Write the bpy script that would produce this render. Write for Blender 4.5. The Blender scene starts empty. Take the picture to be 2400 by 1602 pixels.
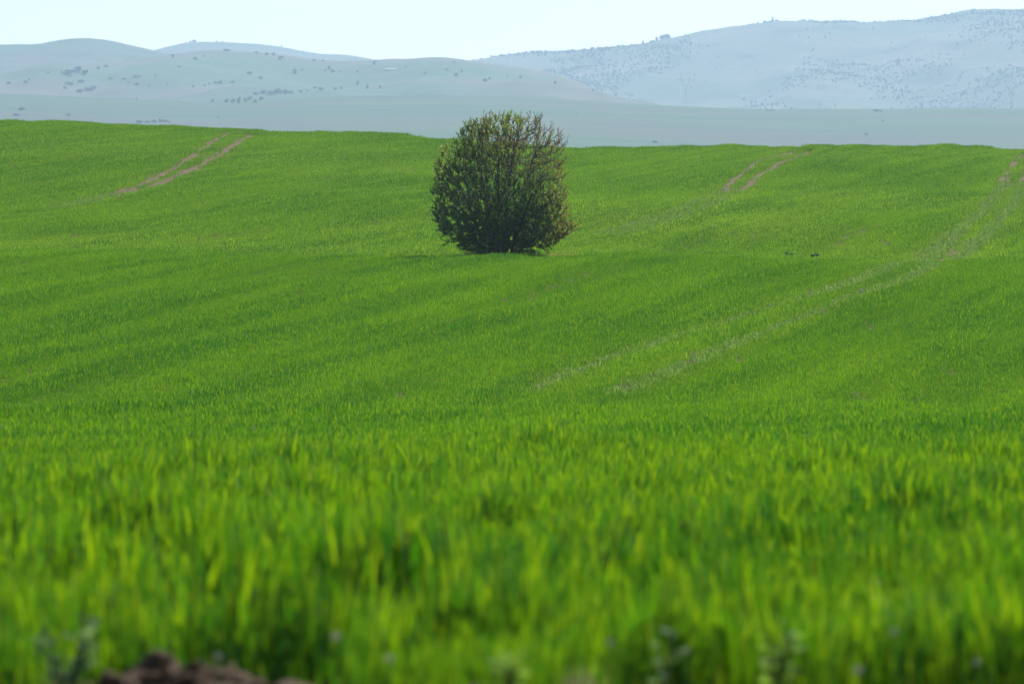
import bpy, math, random
import numpy as np
from mathutils import Vector

R = math.radians
random.seed(7)
RNG = np.random.default_rng(7)
S = bpy.context.scene

# ------------------------------------------------------------------ camera
FPX = 2400 * 200.0 / 36.0          # focal length in photo pixels (200 mm on 36 mm)
CZ = 1.0                           # eye height above the soil at the field edge
cam_d = bpy.data.cameras.new('camera')
cam_d.lens = 200.0
cam_d.sensor_width = 36.0
cam_d.clip_start = 0.5
cam_d.clip_end = 30000.0
cam_d.dof.use_dof = True
cam_d.dof.focus_distance = 190.0
cam_d.dof.aperture_fstop = 6.0
cam_d.dof.aperture_blades = 0
cam = bpy.data.objects.new('camera', cam_d)
cam.location = (0, 0, CZ)
cam.rotation_euler = (R(90), 0, 0)
S.collection.objects.link(cam)
S.camera = cam

# ------------------------------------------------------------------ sky, sun, exposure
SUN_EL, SUN_AZ = 48.0, 30.0        # degrees; azimuth clockwise from the view direction
w = bpy.data.worlds.new('World')
S.world = w
w.use_nodes = True
nt = w.node_tree
for n in list(nt.nodes):
    nt.nodes.remove(n)
sky = nt.nodes.new('ShaderNodeTexSky')
sky.sky_type = 'NISHITA'
sky.sun_disc = False
sky.sun_elevation = R(SUN_EL)
sky.sun_rotation = R(SUN_AZ)
sky.altitude = 300
sky.air_density = 1.0
sky.dust_density = 1.2
sky.ozone_density = 1.0
bg = nt.nodes.new('ShaderNodeBackground')
bg.inputs['Strength'].default_value = 0.108
wo = nt.nodes.new('ShaderNodeOutputWorld')
nt.links.new(sky.outputs[0], bg.inputs[0])
nt.links.new(bg.outputs[0], wo.inputs[0])

sun_d = bpy.data.lights.new('sun', 'SUN')
sun_d.energy = 5.0
sun_d.angle = R(0.53)
sun_d.color = (1.0, 0.955, 0.88)
sun = bpy.data.objects.new('sun', sun_d)
az, el = R(SUN_AZ), R(SUN_EL)
to_sun = Vector((math.sin(az) * math.cos(el), math.cos(az) * math.cos(el), math.sin(el)))
sun.rotation_euler = to_sun.to_track_quat('Z', 'Y').to_euler()
sun.location = (0, 0, 900)
S.collection.objects.link(sun)

S.view_settings.view_transform = 'Standard'
S.view_settings.look = 'None'
S.view_settings.gamma = 1.0
S.view_settings.exposure = 1.06
S.render.engine = 'CYCLES'
S.cycles.use_denoising = True
try:
    S.cycles.denoiser = 'OPENIMAGEDENOISE'
except Exception:
    pass
S.cycles.max_bounces = 5
S.cycles.diffuse_bounces = 2
S.cycles.transmission_bounces = 3
S.cycles.volume_bounces = 0
S.cycles.caustics_reflective = False
S.cycles.caustics_refractive = False


# ------------------------------------------------------------------ helpers
def tag(o, label=None, cat=None, group=None, kind=None):
    if label: o['label'] = label
    if cat: o['category'] = cat
    if group: o['group'] = group
    if kind: o['kind'] = kind
    return o


def empty(name, loc):
    o = bpy.data.objects.new(name, None)
    o.location = loc
    S.collection.objects.link(o)
    return o


def mesh_np(name, V, F, smooth=False, attrs=None):
    """V (n,3) floats; F (m,k) ints, all faces of one size."""
    V = np.asarray(V, dtype=np.float32)
    F = np.asarray(F, dtype=np.int32)
    me = bpy.data.meshes.new(name)
    me.vertices.add(len(V))
    me.vertices.foreach_set('co', V.ravel())
    m, k = F.shape
    me.loops.add(m * k)
    me.loops.foreach_set('vertex_index', F.ravel())
    me.polygons.add(m)
    me.polygons.foreach_set('loop_start', np.arange(0, m * k, k, dtype=np.int32))
    me.polygons.foreach_set('loop_total', np.full(m, k, dtype=np.int32))
    if smooth:
        me.polygons.foreach_set('use_smooth', np.ones(m, dtype=bool))
    for nm, a in (attrs or {}).items():
        a = np.asarray(a, dtype=np.float32)
        if a.ndim == 2:
            at = me.attributes.new(nm, 'FLOAT_COLOR', 'POINT')
            at.data.foreach_set('color', np.c_[a, np.ones(len(a), np.float32)].astype(np.float32).ravel())
        else:
            at = me.attributes.new(nm, 'FLOAT', 'POINT')
            at.data.foreach_set('value', a)
    me.update(calc_edges=True)
    me.validate()
    return me


def obj(name, me, m=None, parent=None, loc=None):
    if m is not None and not me.materials:
        me.materials.append(m)
    o = bpy.data.objects.new(name, me)
    if loc is not None: o.location = loc
    if parent is not None: o.parent = parent
    S.collection.objects.link(o)
    return o


class MB:
    """collects quads / triangles for one mesh"""
    def __init__(s): s.v, s.f = [], []

    def box(s, c, d, taper=1.0):
        x, y, z = c; a, b, h = d[0] / 2, d[1] / 2, d[2]
        n = len(s.v)
        for zz, k in ((z, 1.0), (z + h, taper)):
            s.v += [(x - a * k, y - b * k, zz), (x + a * k, y - b * k, zz), (x + a * k, y + b * k, zz), (x - a * k, y + b * k, zz)]
        s.f += [(n, n + 3, n + 2, n + 1), (n + 4, n + 5, n + 6, n + 7)] + [(n + i, n + (i + 1) % 4, n + 4 + (i + 1) % 4, n + 4 + i) for i in range(4)]
        return s

    def bar(s, p, q, r0, r1=None, k=5):
        r1 = r0 if r1 is None else r1
        p, q = Vector(p), Vector(q)
        t = (q - p).normalized()
        a = t.orthogonal().normalized(); b = t.cross(a)
        n = len(s.v)
        for c, r in ((p, r0), (q, r1)):
            for i in range(k):
                th = 2 * math.pi * i / k
                s.v.append(tuple(c + (a * math.cos(th) + b * math.sin(th)) * r))
        s.f += [(n + i, n + (i + 1) % k, n + k + (i + 1) % k, n + k + i) for i in range(k)]
        s.f += [tuple(n + k - 1 - i for i in range(k)), tuple(n + k + i for i in range(k))]
        return s

    def poly(s, pts):
        n = len(s.v); s.v += [tuple(p) for p in pts]; s.f.append(tuple(range(n, n + len(pts)))); return s

    def build(s, name, m, parent=None, loc=None, smooth=False):
        me = bpy.data.meshes.new(name); me.from_pydata(s.v, [], s.f); me.update()
        if smooth:
            for p in me.polygons: p.use_smooth = True
        return obj(name, me, m, parent, loc)


# numpy value noise ----------------------------------------------------------
_P = RNG.permutation(512)
_P = np.concatenate([_P, _P]); _G = RNG.random(1024)


def vnoise(x, y):
    xi = np.floor(x).astype(int); yi = np.floor(y).astype(int)
    fx = x - xi; fy = y - yi
    fx = fx * fx * (3 - 2 * fx); fy = fy * fy * (3 - 2 * fy)
    h = lambda a, b: _G[_P[(_P[a & 511] + b) & 511]]
    return (h(xi, yi) * (1 - fx) + h(xi + 1, yi) * fx) * (1 - fy) + (h(xi, yi + 1) * (1 - fx) + h(xi + 1, yi + 1) * fx) * fy


def fbm(x, y, o=4):
    s = 0; a = 0.5; t = 0
    for i in range(o):
        s = s + a * vnoise(x * 2 ** i + 17.3 * i, y * 2 ** i + 5.1 * i); t += a; a *= 0.5
    return s / t


def sstep(a, b, x):
    t = np.clip((x - a) / (b - a), 0, 1)
    return t * t * (3 - 2 * t)


# ------------------------------------------------------------------ height of the land
def vz(v, d):                       # photo row -> world height at distance d
    return CZ + (801.0 - v) / FPX * d


_kd = np.array([-3000, -300, 0, 15, 30, 60, 82, 92, 104, 112, 121, 150, 196, 201, 207, 216, 240, 300, 360, 384, 396, 410, 440, 500, 700, 900, 1e5])
_kz = np.array([-3, -1.3, -1.0, -.98, -1.0, -1.06, -1.1, -1.16, -1.72, -1.8, -1.44, .25, 2.97, 2.93, 3.0, 3.42, 4.85, 8.5, 12.2, 13.55, 13.7, 13.1, 10.6, 4, -15, -30, -30]) + CZ
_td = np.arange(-400, 1000, 0.5)
_tz = np.interp(_td, _kd, _kz)
_ker = np.exp(-0.5 * (np.arange(-24, 25) * 0.5 / 3.0) ** 2); _ker /= _ker.sum()
_tz[60:-60] = np.convolve(_tz, _ker, 'same')[60:-60]

CREST = 390.0
_cu = np.array([0, 120, 300, 430, 600, 640, 820, 1000, 1040, 1150, 1328, 1500, 1700, 1840, 1862, 1885, 1980, 2010, 2100, 2180, 2230, 2300, 2390, 2600])
_cv = np.array([285.6, 288, 292, 294, 300, 307, 309, 321, 326, 336, 345.7, 347.6, 344.5, 342, 346, 342, 341, 340, 343, 341, 339.5, 343, 349, 356])
_cx = (_cu - 1200) / FPX * CREST
_cz = (801 - _cv) / FPX * CREST - 0.17 + CZ
_czm = 13.62 + CZ + 0.05

EDGE_D = 5000.0
_eu = np.array([-400, 0, 300, 500, 600, 800, 1000, 1200, 1400, 1500, 1700, 1800, 1900, 2100, 2250, 2400, 2800])
_ev = np.array([212, 217, 230, 240, 236, 224, 221, 224, 236, 243, 252, 255, 253, 254, 251, 254, 258])
_ex = (_eu - 1200) / FPX * EDGE_D
_ez = vz(_ev, EDGE_D)

_DIR = np.array([0.18, 0.984])      # drilling direction of the crop


def ground_h(x, y):
    x = np.asarray(x, float); y = np.asarray(y, float)
    z = np.interp(y, _td, _tz)
    wc = sstep(205, 385, y) * (1 - sstep(430, 800, y))
    z = z + wc * (np.interp(x, _cx, _cz) - _czm)
    z = z + 0.22 * np.clip(-x / 18, -1.2, 1.2) * sstep(120, 190, y) * (1 - sstep(200, 260, y))
    # swells that follow the drilling direction, and broad ones across it
    a = x * _DIR[1] - y * _DIR[0]; b = x * _DIR[0] + y * _DIR[1]
    f = sstep(8, 40, y) * (1 - sstep(440, 600, y))
    z = z + f * (0.20 * (fbm(a / 2.8 + 3, b / 34.0, 2) - .5) + 0.55 * (fbm(a / 14.0, b / 26.0 + 9, 2) - .5) * sstep(90, 160, y))
    # valley beyond the crest and the plain that climbs to the hills
    far = sstep(600, 1100, y)
    t = np.clip((y - 900) / (EDGE_D - 900), 0, 1.0)
    ez = np.interp(x, _ex, _ez)
    pl = -29 + (ez + 29) * (0.25 * t + 0.75 * t ** 1.15)
    pl = np.where(y > EDGE_D, ez - (y - EDGE_D) * 0.045 * sstep(EDGE_D, EDGE_D + 600, y), pl)
    pl = np.maximum(pl, -60)
    pl = pl + 22 * (fbm(x / 700 + 4, y / 1500, 3) - .5) * sstep(1100, 2600, y) * (1 - sstep(4500, 5000, y))
    return z * (1 - far) + pl * far


class Hill:
    def __init__(s, name, D, front, back, us, vs, amp, gx, gy, seed, base):
        s.name, s.D, s.front, s.back, s.amp, s.gx, s.gy, s.seed, s.base = name, D, front, back, amp, gx, gy, seed, base
        s.x = (np.array(us, float) - 1200) / FPX * D
        s.z = vz(np.array(vs, float), D)

    def h(s, x, y):
        x = np.asarray(x, float); y = np.asarray(y, float)
        top = np.interp(x, s.x, s.z)
        for dx in (-12, 12): top = top + np.interp(x + dx, s.x, s.z)
        top = top / 3
        t = np.where(y < s.D, (s.D - y) / s.front, (y - s.D) / s.back)
        t = np.clip(t, 0, 1.05)
        sh = 1 - t ** 1.5 * (1.6 - 0.6 * t)          # rounded top, long foot
        sh = np.clip(sh, -0.1, 1)
        n = fbm(x / s.gx + s.seed, y / s.gy + s.seed * 2, 5) - .5
        g = np.abs(fbm(x / (s.gx * 1.3) + 7 + s.seed, y / (s.gy * 3.0), 4) - .5) * 2
        m = np.clip((t - .07) * 5, 0, 1) * np.clip((1 - t) * 4, 0, 1)
        z = s.base + (top - s.base) * sh + s.amp * m * (1.3 * n + 0.9 * (g - .3))
        z = z + s.amp * 0.03 * (fbm(x / 28 + s.seed, y / 40, 2) - .5) * 2
        return np.where(t > 1.03, -500, z)


HILLS = [
    Hill('green_hill', 6500., 1650., 1500., [-900, -500, 0, 200, 300, 400, 450, 530, 640, 700, 780, 860, 900, 960, 1000, 1060, 1090, 1150, 1200, 1280, 1350, 1400, 1450, 1500, 1600, 2000],
         [190, 180, 172, 155, 146, 133, 123, 120, 126, 136, 146, 147, 141, 141, 136, 139, 143, 152, 158, 171, 192, 213, 233, 250, 268, 300], 38, 230, 380, 3, 150),
    Hill('rounded_hill', 7500., 1700., 1500., [-1200, -700, -200, 0, 50, 90, 150, 200, 250, 300, 340, 365, 420, 600, 900],
         [130, 100, 112, 105, 106, 106, 95.5, 90, 94, 105, 115, 121, 135, 170, 240], 32, 280, 420, 11, 170),
    Hill('distant_ridge', 10200., 2200., 1500., [-600, 100, 280, 362, 420, 455, 520, 600, 660, 700, 740, 760, 810, 850, 885, 950, 1100, 1400],
         [150, 160, 140, 120, 105, 99, 100, 104, 110, 119, 126, 128.5, 129, 135, 143, 152, 170, 200], 22, 380, 600, 19, 200),
    Hill('long_mountain', 9600., 3300., 2100., [900, 1050, 1100, 1130, 1180, 1250, 1350, 1400, 1450, 1500, 1575, 1650, 1710, 1770, 1830, 1890, 1920, 1970, 2030, 2080, 2130, 2200, 2290, 2360, 2400, 2600, 2900, 3300],
         [190, 155, 145, 141, 133, 125, 121, 118, 112, 106, 91, 74, 67, 58, 53, 53, 56, 53, 58, 51, 53, 39, 25, 26, 22, 15, 30, 60], 70, 400, 700, 29, 120),
]


def land_h(x, y):
    z = ground_h(x, y)
    for h in HILLS: z = np.maximum(z, h.h(x, y))
    return z


_dd = np.concatenate([np.arange(14, 430, 0.25), np.geomspace(430, 12500, 3000)])


def hit(u, v, z_off=0.0, dmin=0.0):
    """where the line of sight through photo pixel (u, v) meets the land"""
    d = _dd[_dd > dmin]
    zz = land_h((u - 1200) / FPX * d, d) + z_off
    ray = vz(v, d)
    k = np.nonzero(zz >= ray)[0]
    if len(k) == 0: return None
    d0 = d[k[0]]
    x = (u - 1200) / FPX * d0
    return Vector((x, d0, float(land_h(x, d0))))


def crest(hill, u):
    x = (u - 1200) / FPX * hill.D
    return Vector((x, hill.D, float(hill.h(x, hill.D))))


# ------------------------------------------------------------------ materials
def mat(name):
    m = bpy.data.materials.new(name); m.use_nodes = True
    for n in list(m.node_tree.nodes): m.node_tree.nodes.remove(n)
    return m, m.node_tree


class N:
    def __init__(s, nt): s.nt = nt

    def new(s, t, **kw):
        n = s.nt.nodes.new(t)
        for k, v in kw.items(): setattr(n, k, v)
        return n

    def set(s, sock, v):
        if isinstance(v, bpy.types.NodeSocket): s.nt.links.new(v, sock)
        elif isinstance(v, (tuple, list)) and len(v) == 3 and sock.type == 'RGBA': sock.default_value = (*v, 1)
        else: sock.default_value = v

    def math(s, op, a, b=0.0, clamp=False):
        n = s.new('ShaderNodeMath', operation=op, use_clamp=clamp); s.set(n.inputs[0], a); s.set(n.inputs[1], b); return n.outputs[0]

    def mix(s, f, a, b, blend='MIX'):
        n = s.new('ShaderNodeMix', data_type='RGBA', blend_type=blend)
        s.set(n.inputs[0], f); s.set(n.inputs[6], a); s.set(n.inputs[7], b); return n.outputs[2]

    def noise(s, vec, scale, detail=3.0, rough=0.5):
        n = s.new('ShaderNodeTexNoise'); s.set(n.inputs['Vector'], vec); n.inputs['Scale'].default_value = scale
        n.inputs['Detail'].default_value = detail; n.inputs['Roughness'].default_value = rough; return n.outputs['Fac']

    def ramp(s, f, lo, hi):
        n = s.new('ShaderNodeMapRange'); s.set(n.inputs[0], f); n.inputs[1].default_value = lo; n.inputs[2].default_value = hi
        n.interpolation_type = 'SMOOTHSTEP'; return n.outputs[0]

    def pos(s): return s.new('ShaderNodeNewGeometry').outputs['Position']

    def scaled(s, vec, sc, rot=0.0):
        q = s.new('ShaderNodeMapping'); s.set(q.inputs[0], vec); q.inputs['Rotation'].default_value = (0, 0, rot)
        n = s.new('ShaderNodeMapping'); s.set(n.inputs[0], q.outputs[0]); n.inputs['Scale'].default_value = sc; return n.outputs[0]

    def attr(s, name, kind='GEOMETRY'):
        n = s.new('ShaderNodeAttribute', attribute_name=name, attribute_type=kind); return n

    def out(s, surf, vol=None):
        o = s.new('ShaderNodeOutputMaterial')
        if surf is not None: s.nt.links.new(surf, o.inputs['Surface'])
        if vol is not None: s.nt.links.new(vol, o.inputs['Volume'])

    def pbr(s, col, rough=0.8, spec=0.3, normal=None):
        n = s.new('ShaderNodeBsdfPrincipled'); s.set(n.inputs['Base Color'], col); s.set(n.inputs['Roughness'], rough)
        n.inputs['Specular IOR Level'].default_value = spec
        if normal is not None: s.nt.links.new(normal, n.inputs['Normal'])
        return n.outputs[0]

    def bump(s, h, strength, dist):
        n = s.new('ShaderNodeBump'); s.set(n.inputs['Height'], h); n.inputs['Strength'].default_value = strength; n.inputs['Distance'].default_value = dist
        return n.outputs[0]


def simple(name, col, rough=0.8, spec=0.3, var=0.25, scale=6.0):
    m, t = mat(name); n = N(t)
    f = n.noise(n.new('ShaderNodeTexCoord').outputs['Object'], scale, 4)
    c = n.mix(f, tuple(c * (1 - var) for c in col), tuple(min(1, c * (1 + var)) for c in col))
    n.out(n.pbr(c, rough, spec)); return m


def leaf_shader(n, col, tcol, fac, rough=0.42, spec=0.45):
    a = n.pbr(col, rough, spec)
    t = n.new('ShaderNodeBsdfTranslucent'); n.set(t.inputs[0], tcol)
    mx = n.new('ShaderNodeMixShader'); n.set(mx.inputs[0], fac)
    n.nt.links.new(a, mx.inputs[1]); n.nt.links.new(t.outputs[0], mx.inputs[2])
    return mx.outputs[0]


def wheat_mat():
    m, t = mat('wheat_leaf'); n = N(t)
    tint = n.attr('tint').outputs['Fac']
    dry = n.attr('dry', 'INSTANCER').outputs['Fac']
    p = n.pos()
    row = n.noise(n.scaled(p, (0.75, 0.035, 0.0), 0.181), 1.0, 3)
    broad = n.noise(n.scaled(p, (0.10, 0.03, 0.0), 0.181), 1.0, 2)
    f = n.math('ADD', n.math('MULTIPLY', n.ramp(row, .35, .65), 0.6), n.math('MULTIPLY', n.ramp(broad, .36, .64), 0.4))
    base = n.mix(f, (0.016, 0.086, 0.010), (0.070, 0.170, 0.007))
    base = n.mix(n.ramp(tint, 0.55, 1.0), base, (0.138, 0.225, 0.005))
    base = n.mix(n.ramp(tint, 0.35, 0.0), base, (0.014, 0.066, 0.016))
    base = n.mix(n.math('MULTIPLY', n.ramp(tint, .5, 1.0), dry), base, (0.24, 0.31, 0.13))
    tr = n.mix(1.0, base, (2.1, 2.0, 0.22), 'MULTIPLY')
    n.out(leaf_shader(n, base, tr, 0.42, 0.45, 0.16)); return m


def ground_mat():
    m, t = mat('soil_and_meadow'); n = N(t)
    p = n.pos()
    y = n.new('ShaderNodeSeparateXYZ'); n.set(y.inputs[0], p); y = y.outputs['Y']
    a = n.noise(p, 2.2, 6, .65); b = n.noise(p, 14.0, 5, .6)
    soil = n.mix(n.ramp(a, .3, .7), (0.058, 0.041, 0.013), (0.098, 0.070, 0.024))
    soil = n.mix(n.math('MULTIPLY', b, 0.5), soil, (0.05, 0.034, 0.024))
    # far plain: young crop, stubble and ploughland in long bands
    q = n.scaled(p, (0.0012, 0.0052, 0.0), 0.10)
    q2 = n.noise(q, 1.0, 3); q3 = n.noise(n.scaled(p, (0.004, 0.016, 0), -.1), 1.0, 4)
    mead = n.mix(n.ramp(q2, .4, .6), (0.022, 0.062, 0.024), (0.050, 0.055, 0.042))
    mead = n.mix(n.math('MULTIPLY', n.ramp(q3, .38, .68), .8), mead, (0.050, 0.085, 0.030))
    c = n.mix(n.ramp(y, 500, 900), soil, mead)
    n.out(n.pbr(c, 0.95, 0.1, n.bump(a, 0.6, 0.05))); return m


def hill_mat(name, green, dry, scrub, sscale, thr):
    m, t = mat(name); n = N(t)
    p = n.pos()
    a = n.noise(n.scaled(p, (0.0022, 0.0032, 0.0)), 1.0, 4)
    b = n.noise(n.scaled(p, (0.010, 0.022, 0.0)), 1.0, 5, .62)
    c = n.mix(n.ramp(a, .35, .65), green, dry)
    c = n.mix(n.math('MULTIPLY', n.ramp(b, .5, .75), .55), c, tuple(k * 1.5 for k in dry))
    s = n.noise(n.scaled(p, (sscale, sscale * .6, sscale)), 1.0, 4, .65)
    c = n.mix(n.math('MULTIPLY', n.ramp(s, thr, thr + .12), .8), c, scrub)
    n.out(n.pbr(c, 0.95, 0.1)); return m


M_GROUND = ground_mat()
M_WHEAT = wheat_mat()
M_HILL = [hill_mat('meadow_hill', (0.042, 0.086, 0.040), (0.088, 0.080, 0.062), (0.040, 0.068, 0.030), .016, .56),
          hill_mat('bluff_hill', (0.038, 0.076, 0.036), (0.080, 0.074, 0.056), (0.035, 0.060, 0.028), .013, .50),
          hill_mat('ridge_hill', (0.055, 0.080, 0.045), (0.085, 0.088, 0.060), (0.03, 0.045, 0.03), .02, .55),
          hill_mat('scrub_mountain', (0.060, 0.088, 0.046), (0.120, 0.115, 0.080), (0.042, 0.064, 0.034), .011, .50)]

# ------------------------------------------------------------------ the land
xs = np.concatenate([-np.geomspace(7000, 58, 46), np.arange(-57, 57.3, 0.6), np.geomspace(58, 7000, 46)])
ys = np.concatenate([-np.geomspace(280, 4, 14), np.arange(0, 26, 0.5), np.arange(26, 450, 0.8), np.geomspace(451, 12000, 150)])


def sheet(xs, ys, fn):
    X, Y = np.meshgrid(xs, ys)
    Z = fn(X, Y)
    V = np.c_[X.ravel(), Y.ravel(), Z.ravel()]
    nx = len(xs); i = np.arange(len(ys) - 1)[:, None] * nx + np.arange(nx - 1)[None, :]
    i = i.ravel()
    return V, np.c_[i, i + 1, i + nx + 1, i + nx]


V, F = sheet(xs, ys, ground_h)
V[:, 2] -= 0.05 * sstep(17, 24, V[:, 1]) * (1 - sstep(430, 460, V[:, 1]))
tag(obj('ground', mesh_np('ground', V, F, True), M_GROUND), 'soil of the wheat field and the plain beyond it', 'ground', kind='structure')

HL = {'green_hill': 'long green hill with scattered shrubs in the hazy distance',
      'rounded_hill': 'rounded hazy hill at the far end of the skyline behind the green hill',
      'distant_ridge': 'palest distant ridge behind the green hill',
      'long_mountain': 'long pale blue mountain with scrubby slopes, highest on the skyline'}
HOBJ = {}
for h, m in zip(HILLS, M_HILL):
    x0, x1 = h.x[0], h.x[-1]
    hx = np.arange(x0, x1, 11.0 if h.D < 9000 else 15.0)
    hy = np.concatenate([np.linspace(h.D - h.front * 1.02, h.D, 120), np.linspace(h.D, h.D + h.back * 1.02, 40)[1:]])
    V, F = sheet(hx, hy, lambda a, b, h=h: np.maximum(h.h(a, b), h.base - 120))
    HOBJ[h.name] = tag(obj(h.name, mesh_np(h.name, V, F, True), m), HL[h.name], 'hill', kind='structure')

# ------------------------------------------------------------------ haze
m_haze, t = mat('haze_air'); n = N(t)
pv = n.new('ShaderNodeVolumePrincipled')
pv.inputs['Color'].default_value = (0.39, 0.56, 0.715, 1)
pv.inputs['Density'].default_value = 0.000108
pv.inputs['Anisotropy'].default_value = 0.25
n.out(None, pv.outputs[0])
hz = MB().box((0, 5900, -140), (15000, 12700, 860)).build('haze', m_haze)
tag(hz, 'pale blue haze in the air over the valley', 'haze', kind='stuff')

# ------------------------------------------------------------------ wheel tracks in the crop
TRACK_PX = {
    'right_a': [(1225, 914), (1262, 902), (1407, 843), (1539, 800), (1632, 766), (1773, 724), (1867, 698), (2010, 652), (2098, 615), (2209, 573), (2255, 527), (2312, 485), (2354, 416), (2393, 358)],
    'right_b': [(1440, 918), (1562, 865), (1656, 827), (1749, 787), (1843, 750), (1960, 705), (2077, 668), (2151, 638), (2228, 607), (2278, 584), (2324, 531), (2370, 485), (2400, 431), (2430, 365)],
    'left_a': [(120, 483), (215, 463), (328, 430), (398, 395), (450, 364), (492, 334), (539, 306)],
    'left_b': [(150, 480), (258, 460), (375, 427), (436, 399), (487, 376), (543, 341), (588, 311)],
    'mid_a': [(1390, 545), (1500, 519), (1600, 485), (1684, 452), (1726, 412), (1776, 374), (1862, 351)],
    'mid_b': [(1430, 548), (1538, 527), (1684, 469), (1734, 446), (1784, 404), (1826, 377), (1900, 348)],
}
TRACKS = {}
for k, pts in TRACK_PX.items():
    P = []
    for (u, v) in pts:
        q = hit(u, v, 0.12, 100)
        if q is not None and q.y < 405 and (not P or q.y > P[-1][1] + .3): P.append((q.x, q.y))
    P = np.array(P)
    # resample smoothly along y
    yy = np.arange(P[0, 1], P[-1, 1], 0.4)
    xx = np.interp(yy, P[:, 1], P[:, 0])
    kk = np.ones(31) / 31
    pad = np.r_[np.full(15, xx[0]) - (np.arange(15, 0, -1) * (xx[1] - xx[0])), xx, xx[-1] + np.arange(1, 16) * (xx[-1] - xx[-2])]
    TRACKS[k] = (np.convolve(pad, kk, 'valid'), yy)


def track_dist(x, y):
    """distance across each wheel track (tracks run nearly along y) and how bare it is"""
    best = np.full(x.shape, 99.0); bare = np.zeros(x.shape)
    for k, (tx, ty) in TRACKS.items():
        inside = (y >= ty[0]) & (y <= ty[-1])
        d = np.where(inside, np.abs(x - np.interp(y, ty, tx)), 99.0)
        if k.startswith('left'): br = sstep(262, 285, y) * 1.0
        elif k.startswith('mid'): br = sstep(262, 300, y) * 0.95
        else: br = np.where(y < 200, -0.3, 0.1 + 0.75 * sstep(235, 320, y))
        nb = fbm(x * .8 + 50, y / 7.0 + (3 if k.endswith('a') else 20), 2)
        br = np.clip(br + (nb - .5) * .7, 0, 1)
        bare = np.where(d < best, br, bare); best = np.minimum(best, d)
    return best, bare


# ------------------------------------------------------------------ wheat tufts (sources for the instancing)
SRC = bpy.data.collections.new('wheat_tuft_sources')     # holds the tuft shapes, not linked to the scene


def tuft(name, size, count, lmin, lmax, wid, segs, lean, seed, mat_=None, zb=0.0):
    r = np.random.default_rng(seed)
    V, F, T = [], [], []
    for i in range(count):
        bx, by = r.uniform(-size / 2, size / 2, 2)
        L = r.uniform(lmin, lmax); az = r.uniform(0, 2 * math.pi); le = abs(r.normal(0, lean)); bend = r.uniform(0.1, 1.0) * lean * 2.6
        wd = wid * r.uniform(.7, 1.25); tw = r.uniform(0, 2 * math.pi)
        wx, wy = math.cos(tw), math.sin(tw)
        stalk = zb > 0 and i % 5 == 0
        if stalk: L = zb * r.uniform(.8, 1.2) + .06; wd = wid * .55; le *= .2; bend *= .15
        p = np.array([bx, by, -0.03 if stalk or zb == 0 else r.uniform(-.02, zb)]); th = le * .4
        tint = r.random(); b0 = len(V)
        for s in range(segs + 1):
            t = s / segs
            hw = wd * (0.55 + 0.9 * t if t < .45 else max(0.0, (1 - t) / .55)) * .5 * (1.0 if s < segs else 0.0)
            if s < segs:
                V += [p - hw * np.array([wx, wy, 0]), p + hw * np.array([wx, wy, 0])]; T += [tint, tint]
            else:
                V.append(p.copy()); T.append(tint)
            th2 = th + bend * t
            p = p + (L / segs) * np.array([math.cos(az) * math.sin(th2), math.sin(az) * math.sin(th2), math.cos(th2)])
        for s in range(segs - 1):
            a = b0 + 2 * s; F.append((a, a + 1, a + 3)); F.append((a, a + 3, a + 2))
        a = b0 + 2 * (segs - 1); F.append((a, a + 1, a + 2))
    me = mesh_np(name, np.array(V), np.array(F), True, {'tint': np.array(T)})
    me.materials.append(mat_ or M_WHEAT)
    o = bpy.data.objects.new(name, me)
    return o


def source(cname, objs):
    c = bpy.data.collections.new(cname)
    for o in objs: c.objects.link(o)
    return c


NEAR = source('near_tufts', [tuft('wheat_tuft_%d' % i, .10, 36, .065, .150, .0098, 4, .30, 100 + i, None, .16) for i in range(10)])
MID = source('middle_tufts', [tuft('wheat_tuft_m%d' % i, .50, 270, .055, .125, .0125, 3, .38, 200 + i, None, .11) for i in range(6)])
FAR = source('far_tufts', [tuft('wheat_tuft_f%d' % i, .60, 210, .055, .135, .0175, 2, .45, 300 + i, None, .08) for i in range(6)])
m_, t_ = mat('flattened_wheat_leaf'); n = N(t_)
tint = n.attr('tint').outputs['Fac']
c = n.mix(n.ramp(tint, .35, .98), (0.048, 0.135, 0.010), (0.21, 0.27, 0.080))
n.out(leaf_shader(n, c, n.mix(1.0, c, (1.5, 1.6, .6), 'MULTIPLY'), 0.38, .42, .14)); M_FLAT = m_
FLAT = source('flattened_tufts', [tuft('flat_tuft_%d' % i, .32, 46, .08, .20, .018, 3, .85, 400 + i, M_FLAT) for i in range(4)])


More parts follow.
